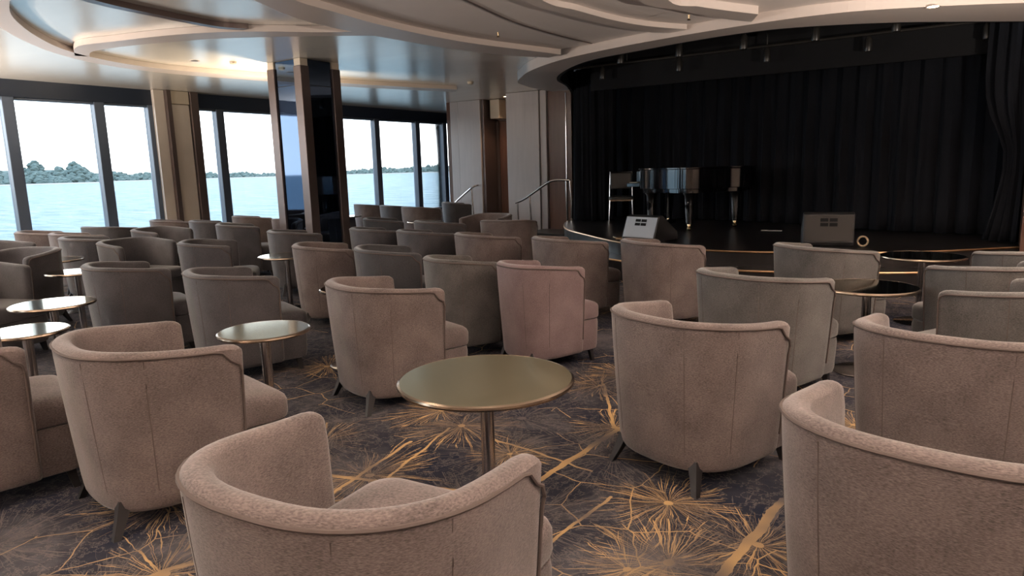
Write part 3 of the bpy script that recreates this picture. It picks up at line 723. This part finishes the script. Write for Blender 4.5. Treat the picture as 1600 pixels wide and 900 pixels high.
#CHAIRS
chair(-1.30, 1.20, 5, 'taupe tub chair nearest the camera, cut by the bottom edge', sc=1.10)
chair(-.02, 2.21, -9, 'taupe tub chair at the bottom right corner of the picture', sc=1.11)
chair(-3.13, 1.67, -12, 'taupe tub chair at left in front of the small table on a bronze post', sc=1.09)
chair(-3.98, 1.17, -12, 'shaded tub chair cut by the left edge, beside the large front left one', 'fabric')
chair(-1.12, 3.27, -20, 'rosy taupe tub chair right of the big cocktail table', sc=1.02)
chair(-.01, 3.46, -8, 'taupe tub chair at the right edge in front of the black round table', sc=1.07)
chair(-3.22, 3.29, -20, 'taupe tub chair directly left behind the big cocktail table', sc=1.03)
chair(-2.74, 4.47, -20, 'narrow tub chair with a reddish stained back behind the big table', 'fabric_pink', sc=.92, sx=.76)
chair(-3.50, 4.49, -28, 'narrow grey tub chair just left of the reddish stained one', 'fabric_grey', sc=.9, sx=.76)
chair(-4.60, 4.81, -40, 'shade-darkened tub chair in the second row right of the column', 'fabric_deep_shade')
chair(-5.46, 4.79, -38, 'taupe tub chair directly in front of the mirrored column')
chair(-4.52, 6.27, -28, 'tub chair in front of the pale wall panel, left of three before the stage')
chair(-3.43, 6.17, -27, 'tub chair with orange lit seat in front of the left stage monitor')
chair(-2.45, 6.20, -33, 'tub chair in front of the piano, third from the left before the stage')
chair(-1.15, 4.65, -20, 'grey tub chair behind the rosy one, left of the black round table', 'fabric_grey', sc=1.03)
chair(-1.05, 6.29, -34, 'grey tub chair standing before the right stage monitor', 'fabric_grey')
chair(.15, 5.62, 40, 'grey tub chair at the right edge behind the black round table', 'fabric_grey')
chair(.42, 6.52, 30, 'rearmost grey tub chair at the right edge before the stage steps', 'fabric_grey')
chair(.22, 4.72, 60, 'grey tub chair turned left towards the black round table', 'fabric_grey')
chair(-5.97, 3.05, -16, 'dark tub chair right of the small table that mirrors the windows', 'fabric_shaded')
chair(-4.70, 3.18, -20, 'dark grey tub chair just behind the small table on a bronze post', 'fabric_shaded')
chair(-7.08, 4.55, -40, 'grey tub chair turned right to the bright table left of the column', 'fabric_shaded')
chair(-7.25, 5.85, -25, 'dark tub chair just left of the foot of the column', 'fabric_shaded')
chair(-10.45, 6.75, -20, 'grey tub chair before the pier, in front of the second window bay', 'fabric_shaded')
chair(-9.2, 6.40, -30, 'dark tub chair left of the column before the sunlit window', 'fabric_shaded')
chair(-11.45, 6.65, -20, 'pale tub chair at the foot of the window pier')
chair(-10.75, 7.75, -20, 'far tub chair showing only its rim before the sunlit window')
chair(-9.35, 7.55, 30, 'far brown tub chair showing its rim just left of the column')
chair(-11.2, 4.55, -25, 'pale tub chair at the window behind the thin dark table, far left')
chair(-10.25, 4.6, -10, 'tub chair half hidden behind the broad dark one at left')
chair(-9.3, 4.34, -15, 'broad dark tub chair behind the row of bright tables at left', 'fabric_shaded', sc=1.08)
chair(-11.15, 5.45, 10, 'far tub chair rim before the first long window, left of the pier', 'fabric_shaded')
chair(-9.70, 5.45, -70, 'tub chair with square arm end showing against the water left of the pier', 'fabric_shaded')
chair(-8.15, 4.25, -80, 'dark tub chair with orange lit seat facing right at the left', 'fabric_shaded')
chair(-9.7, 3.4, -60, 'dark tub chair at the far left edge below the thin table', 'fabric_shaded')
chair(-7.15, 2.30, -70, 'dark tub chair cut by the left edge, facing right to the small tables', 'fabric_shaded')
chair(-5.65, 1.38, -60, 'dark tub chair cut by the left edge beside the lower mirror bright table', 'fabric_shaded')
chair(-8.25, 3.05, 200, 'small dark tub chair seen under the tables at far left', 'fabric_shaded')
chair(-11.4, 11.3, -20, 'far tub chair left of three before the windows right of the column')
chair(-10.3, 11.0, -20, 'far grey tub chair middle of three before the windows right of the column', 'fabric_shaded')
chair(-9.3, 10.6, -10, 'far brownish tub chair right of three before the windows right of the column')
chair(-9.6, 12.2, -40, 'far tub chair in the corner where the windows meet the grey panel', 'fabric_shaded')
chair(-7.6, 7.85, -40, 'dark tub chair immediately right of the column', 'fabric_deep_shade')
chair(-6.38, 6.45, -25, 'pale tub chair left one behind the shade-darkened chair', 'fabric_shaded')
chair(-5.50, 6.38, -25, 'pale tub chair right one behind the shade-darkened chair', 'fabric_shaded')
chair(-6.35, 7.65, -25, 'grey tub chair behind the glossy table before the pale wall panel', 'fabric_shaded')
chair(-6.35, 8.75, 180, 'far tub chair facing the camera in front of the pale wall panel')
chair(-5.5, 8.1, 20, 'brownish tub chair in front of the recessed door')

# ------------------------------------------------------------------ tables
TB = {}
GT = 'round cocktail tables among the tub chairs'
def table(x, y, d, label, h=.62, top='lacquer'):
    key = (round(d, 2), h, top); o = thing('cocktail_table', label, 'table', (x, y, 0), 0, GT)
    if key not in TB:
        r = d/2
        TB[key] = (MB().lathe([(r-.02, h-.022), (r-.012, h-.02), (r-.008, h-.003), (r-.012, h)], 56).mesh('tabletop', top, False),
                   MB().lathe([(r-.03, h-.026), (r-.004, h-.02), (r, h-.012), (r-.002, h-.004), (r-.012, h+.0005), (r-.013, h-.003)], 56).mesh('edge_band', 'bronze', True),
                   MB().lathe([(.03, .012), (.03, h-.03), (.05, h-.028), (.05, h-.022)], 24).mesh('post', 'chrome', True),
                   MB().lathe([(.20, 0), (.205, .008), (.19, .014), (.04, .018)], 40).mesh('base_plate', 'chrome', True))
    for nm, me in zip(('tabletop', 'edge_band', 'post', 'base_plate'), TB[key]): put(nm, me, o)
table(-1.70, 2.30, .76, 'big round bronze table with ceiling-toned top in the middle foreground', top='lacquer_ceiling_tone')
table(-3.39, 2.44, .52, 'small round table on a bronze post behind the front left chair', top='lacquer_ceiling_tone')
table(-.60, 5.35, .66, 'black looking round table on a chrome post at right')
table(-.38, 7.25, .70, 'far round table at right, dark before the stage steps')
table(-4.02, 3.72, .50, 'dark round table between the dark grey chair and the taupe chair at centre left')
table(-6.35, 4.95, .62, 'bright topped round table left of the column foot')
table(-5.60, 2.26, .56, 'small round table mirroring the windows, right of the left edge')
table(-4.72, 1.74, .46, 'small bright table low behind the front left chair')
table(-7.36, 3.22, .55, 'round table with white reflection, third back at left')
table(-8.72, 3.62, .56, 'round table behind the white one, before the pale chair at left')
table(-8.9, 2.85, .5, 'round table half hidden at far left edge, below the pale window chair')
table(-11.9, 4.0, .62, 'thin looking table at the window at the far left edge')
table(-11.9, 7.45, .7, 'thin looking table before the window pier')
table(-9.2, 5.55, .5, 'small dark table left of the grey chairs under the pier')
table(-6.95, 6.95, .6, 'bright topped table against the foot of the column, at its right')
table(-10.9, 10.1, .6, 'far thin table left of the far chairs before the windows')
table(-10.4, 12.55, .5, 'far round table near the corner of the windows and the panel')
table(-5.75, 7.15, .6, 'glossy table among the pale chairs behind the shade-darkened chair')
table(-8.2, 9.4, .6, 'far round table right of the column among the rear chairs')

# ------------------------------------------------------------------ grand piano
pn = thing('grand_piano', 'black glossy grand piano with brass casters on the stage', 'piano', (-3.83, 11.0, .448), 0)
def prail(P, z0, z1): return MB().prism(P, z0, z1)
body = spline([(.30, -.40), (.42, -.05), (.32, .42), (-.05, .72), (-.75, .84), (-.75, -.62), (-.45, -.60), (-.10, -.56), (.12, -.54)], 6, closed=True)
# the curved tail points to the camera side, keyboard to the left
body = [(-.78, -.35), (-.30, -.38), (-.16, -.46), (-.06, -.52), (.06, -.54), (.18, -.50), (.27, -.40), (.31, -.28), (.42, -.02), (.55, .16), (.68, .26), (.74, .40), (.74, .90), (-.78, .90)]
bsp = body[:1]+[(p.x, p.y) for p in spline(body[1:12], 5)]+body[12:]
obj('case', MB().prism(bsp, .66, .97), 'piano', pn, smooth=True, bevel=.006)
lid = [(x*1.015, y*1.02) for x, y in bsp]
obj('lid', MB().prism(lid, .972, .995), 'piano', pn, smooth=True, bevel=.004)
obj('bottom_rim', MB().prism([(x*.94, y*.94) for x, y in bsp], .60, .66), 'piano', pn, smooth=True)
kb = obj('keyboard', MB().box(-1.02, -.79, -.33, .93, .70, .76), 'piano', pn, bevel=.006)
obj('white_keys', MB().box(-1.0, -.86, -.27, .87, .762, .775), 'cream', kb)
obj('key_lid', MB().box(-.86, -.79, -.30, .90, .78, .95), 'piano', pn, bevel=.005)
for (x, y) in ((.06, -.34), (-.70, -.05), (.52, .55), (-.70, .75)):
    lg = obj('leg', MB().lathe([(.05, .11), (.055, .13), (.075, .40), (.085, .55), (.11, .58), (.11, .66)], 16, (x, y)), 'piano', pn, smooth=True)
    obj('caster', MB().lathe([(.0, .0), (.03, .01), (.04, .035), (.03, .06), (.02, .075), (.035, .085), (.03, .11)], 14, (x, y)), 'brass', lg, smooth=True)
ly = obj('pedal_lyre', MB().box(-.55, -.52, .15, .19, .1, .62).box(-.55, -.52, .36, .40, .1, .62).box(-.60, -.46, .1, .45, .06, .12), 'piano', pn)
for k in range(3): obj('pedal', MB().box(-.72, -.60, .19+k*.07, .22+k*.07, .06, .075), 'brass', ly)
# piano seat with back
ps = thing('piano_chair', 'low chair with a shiny back pad standing left of the piano', 'chair', (-5.50, 11.85, .448), math.radians(205))
obj('seat', loft(.22, .2, .22, .06, [(.44, .01), (.45, 0), (.48, 0), (.50, .03)]), 'seatblack', ps, smooth=True)
obj('seat_frame', MB().box(-.22, .22, -.2, .2, .41, .44), 'bronze', ps)
obj('backrest', MB().box(-.19, .19, -.235, -.21, .62, .92), 'seatblack', ps, bevel=.02)
obj('back_frame', MB().tube([(-.21, -.21, .42), (-.21, -.24, .7), (-.20, -.25, .93), (.20, -.25, .93), (.21, -.24, .7), (.21, -.21, .42)], .012), 'chrome', ps, smooth=True)
for x in (-.2, .2):
    for y in (-.2, .2): obj('leg', MB().tube([(x, y, .43), (x*1.1, y*1.1, 0)], .012), 'chrome', ps, smooth=True)

# ------------------------------------------------------------------ stage monitors
def wedge(x, y, rz, label, style):
    o = thing('stage_monitor', label, 'speaker', (x, y, .448), rz)
    # cross-section in local y/z, width along x; sloped baffle towards -y
    W_ = .29
    if style == 0: sec = [(-.26, 0), (-.28, .04), (-.17, .34), (-.10, .36), (.24, .12), (.26, 0)]
    else: sec = [(-.20, 0), (-.22, .05), (-.20, .39), (-.14, .42), (.20, .20), (.24, 0)]
    mb = MB(); n = len(sec)
    mb.rings([[(xx, a, b_) for a, b_ in sec] for xx in (-W_, W_)])
    obj('cabinet', mb, 'speaker', o, bevel=.012)
    (ya, za), (yb, zb) = sec[1], sec[2]
    def fp(u, v, d):   # point on the front face
        nrm = Vector((0, -(zb-za), (yb-ya))).normalized()
        q = Vector((0, ya+(yb-ya)*v, za+(zb-za)*v))+nrm*d; return (u, q.y, q.z)
    g = MB().add([fp(-W_+.02, .04, 0), fp(W_-.02, .04, 0), fp(W_-.02, .97, 0), fp(-W_+.02, .97, 0), fp(-W_+.02, .04, .008), fp(W_-.02, .04, .008), fp(W_-.02, .97, .008), fp(-W_+.02, .97, .008)],
                 [(0, 1, 2, 3), (4, 5, 6, 7), (0, 1, 5, 4), (1, 2, 6, 5), (2, 3, 7, 6), (3, 0, 4, 7)])
    gr = obj('grille', g, 'grille' if style == 0 else 'grille_dark', o, bevel=.004)
    cx, cv = (0, .72)
    for dx in (-.052, .052):
        for dv in (-.085, .085):
            q = MB().add([fp(cx+dx-.045, cv+dv-.06, .009), fp(cx+dx+.045, cv+dv-.06, .009), fp(cx+dx+.045, cv+dv+.06, .009), fp(cx+dx-.045, cv+dv+.06, .009),
                          fp(cx+dx-.045, cv+dv-.06, .013), fp(cx+dx+.045, cv+dv-.06, .013), fp(cx+dx+.045, cv+dv+.06, .013), fp(cx+dx-.045, cv+dv+.06, .013)],
                         [(0, 1, 2, 3), (4, 5, 6, 7), (0, 1, 5, 4), (1, 2, 6, 5), (2, 3, 7, 6), (3, 0, 4, 7)])
            obj('handle_slot', q, 'black', o)
    return o
wedge(-3.84, 9.25, math.radians(-16), 'black wedge monitor with a bright tilted face at the left of the stage', 0)
wedge(-1.55, 9.42, math.radians(14), 'black box monitor with a four slot handle at the right of the stage', 1)
cc = MB()
cc.tube([(-1.12+.055*math.cos(a*.5), 9.27, .448+.07+.06*math.sin(a*.5)) for a in range(0, 28)], .012, 6)
tag(obj('cable_coil', cc, 'cable', smooth=True), 'coiled beige cable beside the right stage monitor', 'cable')
cc = MB().tube([(p.x, p.y, p.z) for p in spline([(-4.45, 9.32, .46), (-4.35, 9.22, .462), (-4.3, 9.30, .46), (-4.2, 9.12, .462), (-4.3, 9.08, .46)], 6)], .01, 6)
tag(obj('cable', cc, 'cable', smooth=True), 'loose cable on the stage floor by the left monitor', 'cable')
tag(obj('floor_plate', MB().box(-2.75, -2.45, 11.0, 11.06, .449, .458), 'white'), 'thin pale strip on the stage floor before the backdrop curtain', 'plate')

# ------------------------------------------------------------------ outside: sea, shore
struct('sea', MB().box(-6000, 3000, -4000, 7000, -4.5, -4.0), 'sea')
def shore(az0, az1, dist, hfun, name, label, n=700, seed=1, r0=7):
    rnd = random.Random(seed); mb = MB()
    ph = (1+5**.5)/2
    ico = [Vector(v).normalized() for v in ((-1, ph, 0), (1, ph, 0), (-1, -ph, 0), (1, -ph, 0), (0, -1, ph), (0, 1, ph), (0, -1, -ph), (0, 1, -ph), (ph, 0, -1), (ph, 0, 1), (-ph, 0, -1), (-ph, 0, 1))]
    icf = [(0, 11, 5), (0, 5, 1), (0, 1, 7), (0, 7, 10), (0, 10, 11), (1, 5, 9), (5, 11, 4), (11, 10, 2), (10, 7, 6), (7, 1, 8), (3, 9, 4), (3, 4, 2), (3, 2, 6), (3, 6, 8), (3, 8, 9), (4, 9, 5), (2, 4, 11), (6, 2, 10), (8, 6, 7), (9, 8, 1)]
    for i in range(n):
        u = rnd.random(); az = math.radians(az0+(az1-az0)*u); back = rnd.random()
        d = dist+120*back; H_ = hfun(u)*(.72+.28*math.sin(u*23+seed)*math.sin(u*61))
        z = -4+H_*(back**.6)*rnd.uniform(.55, 1.0)+rnd.uniform(0, 3); r = r0*rnd.uniform(.6, 1.25)
        c = Vector((-d*math.sin(az), d*math.cos(az), max(z-r*.3, -4)))
        mb.add([c+Vector((v.x*r*rnd.uniform(.85, 1.15), v.y*r*rnd.uniform(.85, 1.15), v.z*r*.8*rnd.uniform(.8, 1.2))) for v in ico], icf)
    rows = []       # wooded slope under the crowns
    for i in range(60):
        u = i/59; az = math.radians(az0+(az1-az0)*u); h = max(1, hfun(u)*.6)
        rows.append([(-q*math.sin(az), q*math.cos(az), z) for q, z in ((dist-4, -4.2), (dist+6, -2), (dist+70, -4+h*.7), (dist+120, -4+h), (dist+200, -4.2))])
    mb.rings(rows)
    o = obj(name, mb, 'forest'); o['kind'] = 'stuff'; tag(o, label, 'trees')
    return o
shore(64.3, 80, 1500, lambda u: 18+28*min(1, max(0, u*25)), 'treeline', 'green wooded shore across the water in the left windows', seed=3, n=1500)
shore(36, 65, 2100, lambda u: 20+8*math.sin(u*9)+14*max(0, u-.6), 'treeline', 'distant low wooded shore across the water in the middle windows', seed=5, n=1500)
shore(22, 37, 2900, lambda u: 18+6*math.sin(u*5), 'treeline', 'faint distant wooded shore in the windows right of the column', seed=9, n=900)
for a0, a1, d, wh in ((64.3, 80, 1440, 'left windows'), (36, 64.5, 2040, 'middle windows')):
    bch = MB(); A_ = []
    for i in range(30):
        az = math.radians(a0+(a1-a0)*i/29)
        A_.append([(-(d)*math.sin(az), d*math.cos(az), -4.1), (-(d+20)*math.sin(az), (d+20)*math.cos(az), -1.5), (-(d+40)*math.sin(az), (d+40)*math.cos(az), -4.1)])
    bch.rings(A_); bo = obj('beach', bch, 'sand'); tag(bo, 'pale strip of sand at the foot of the wooded shore in the '+wh, 'beach')
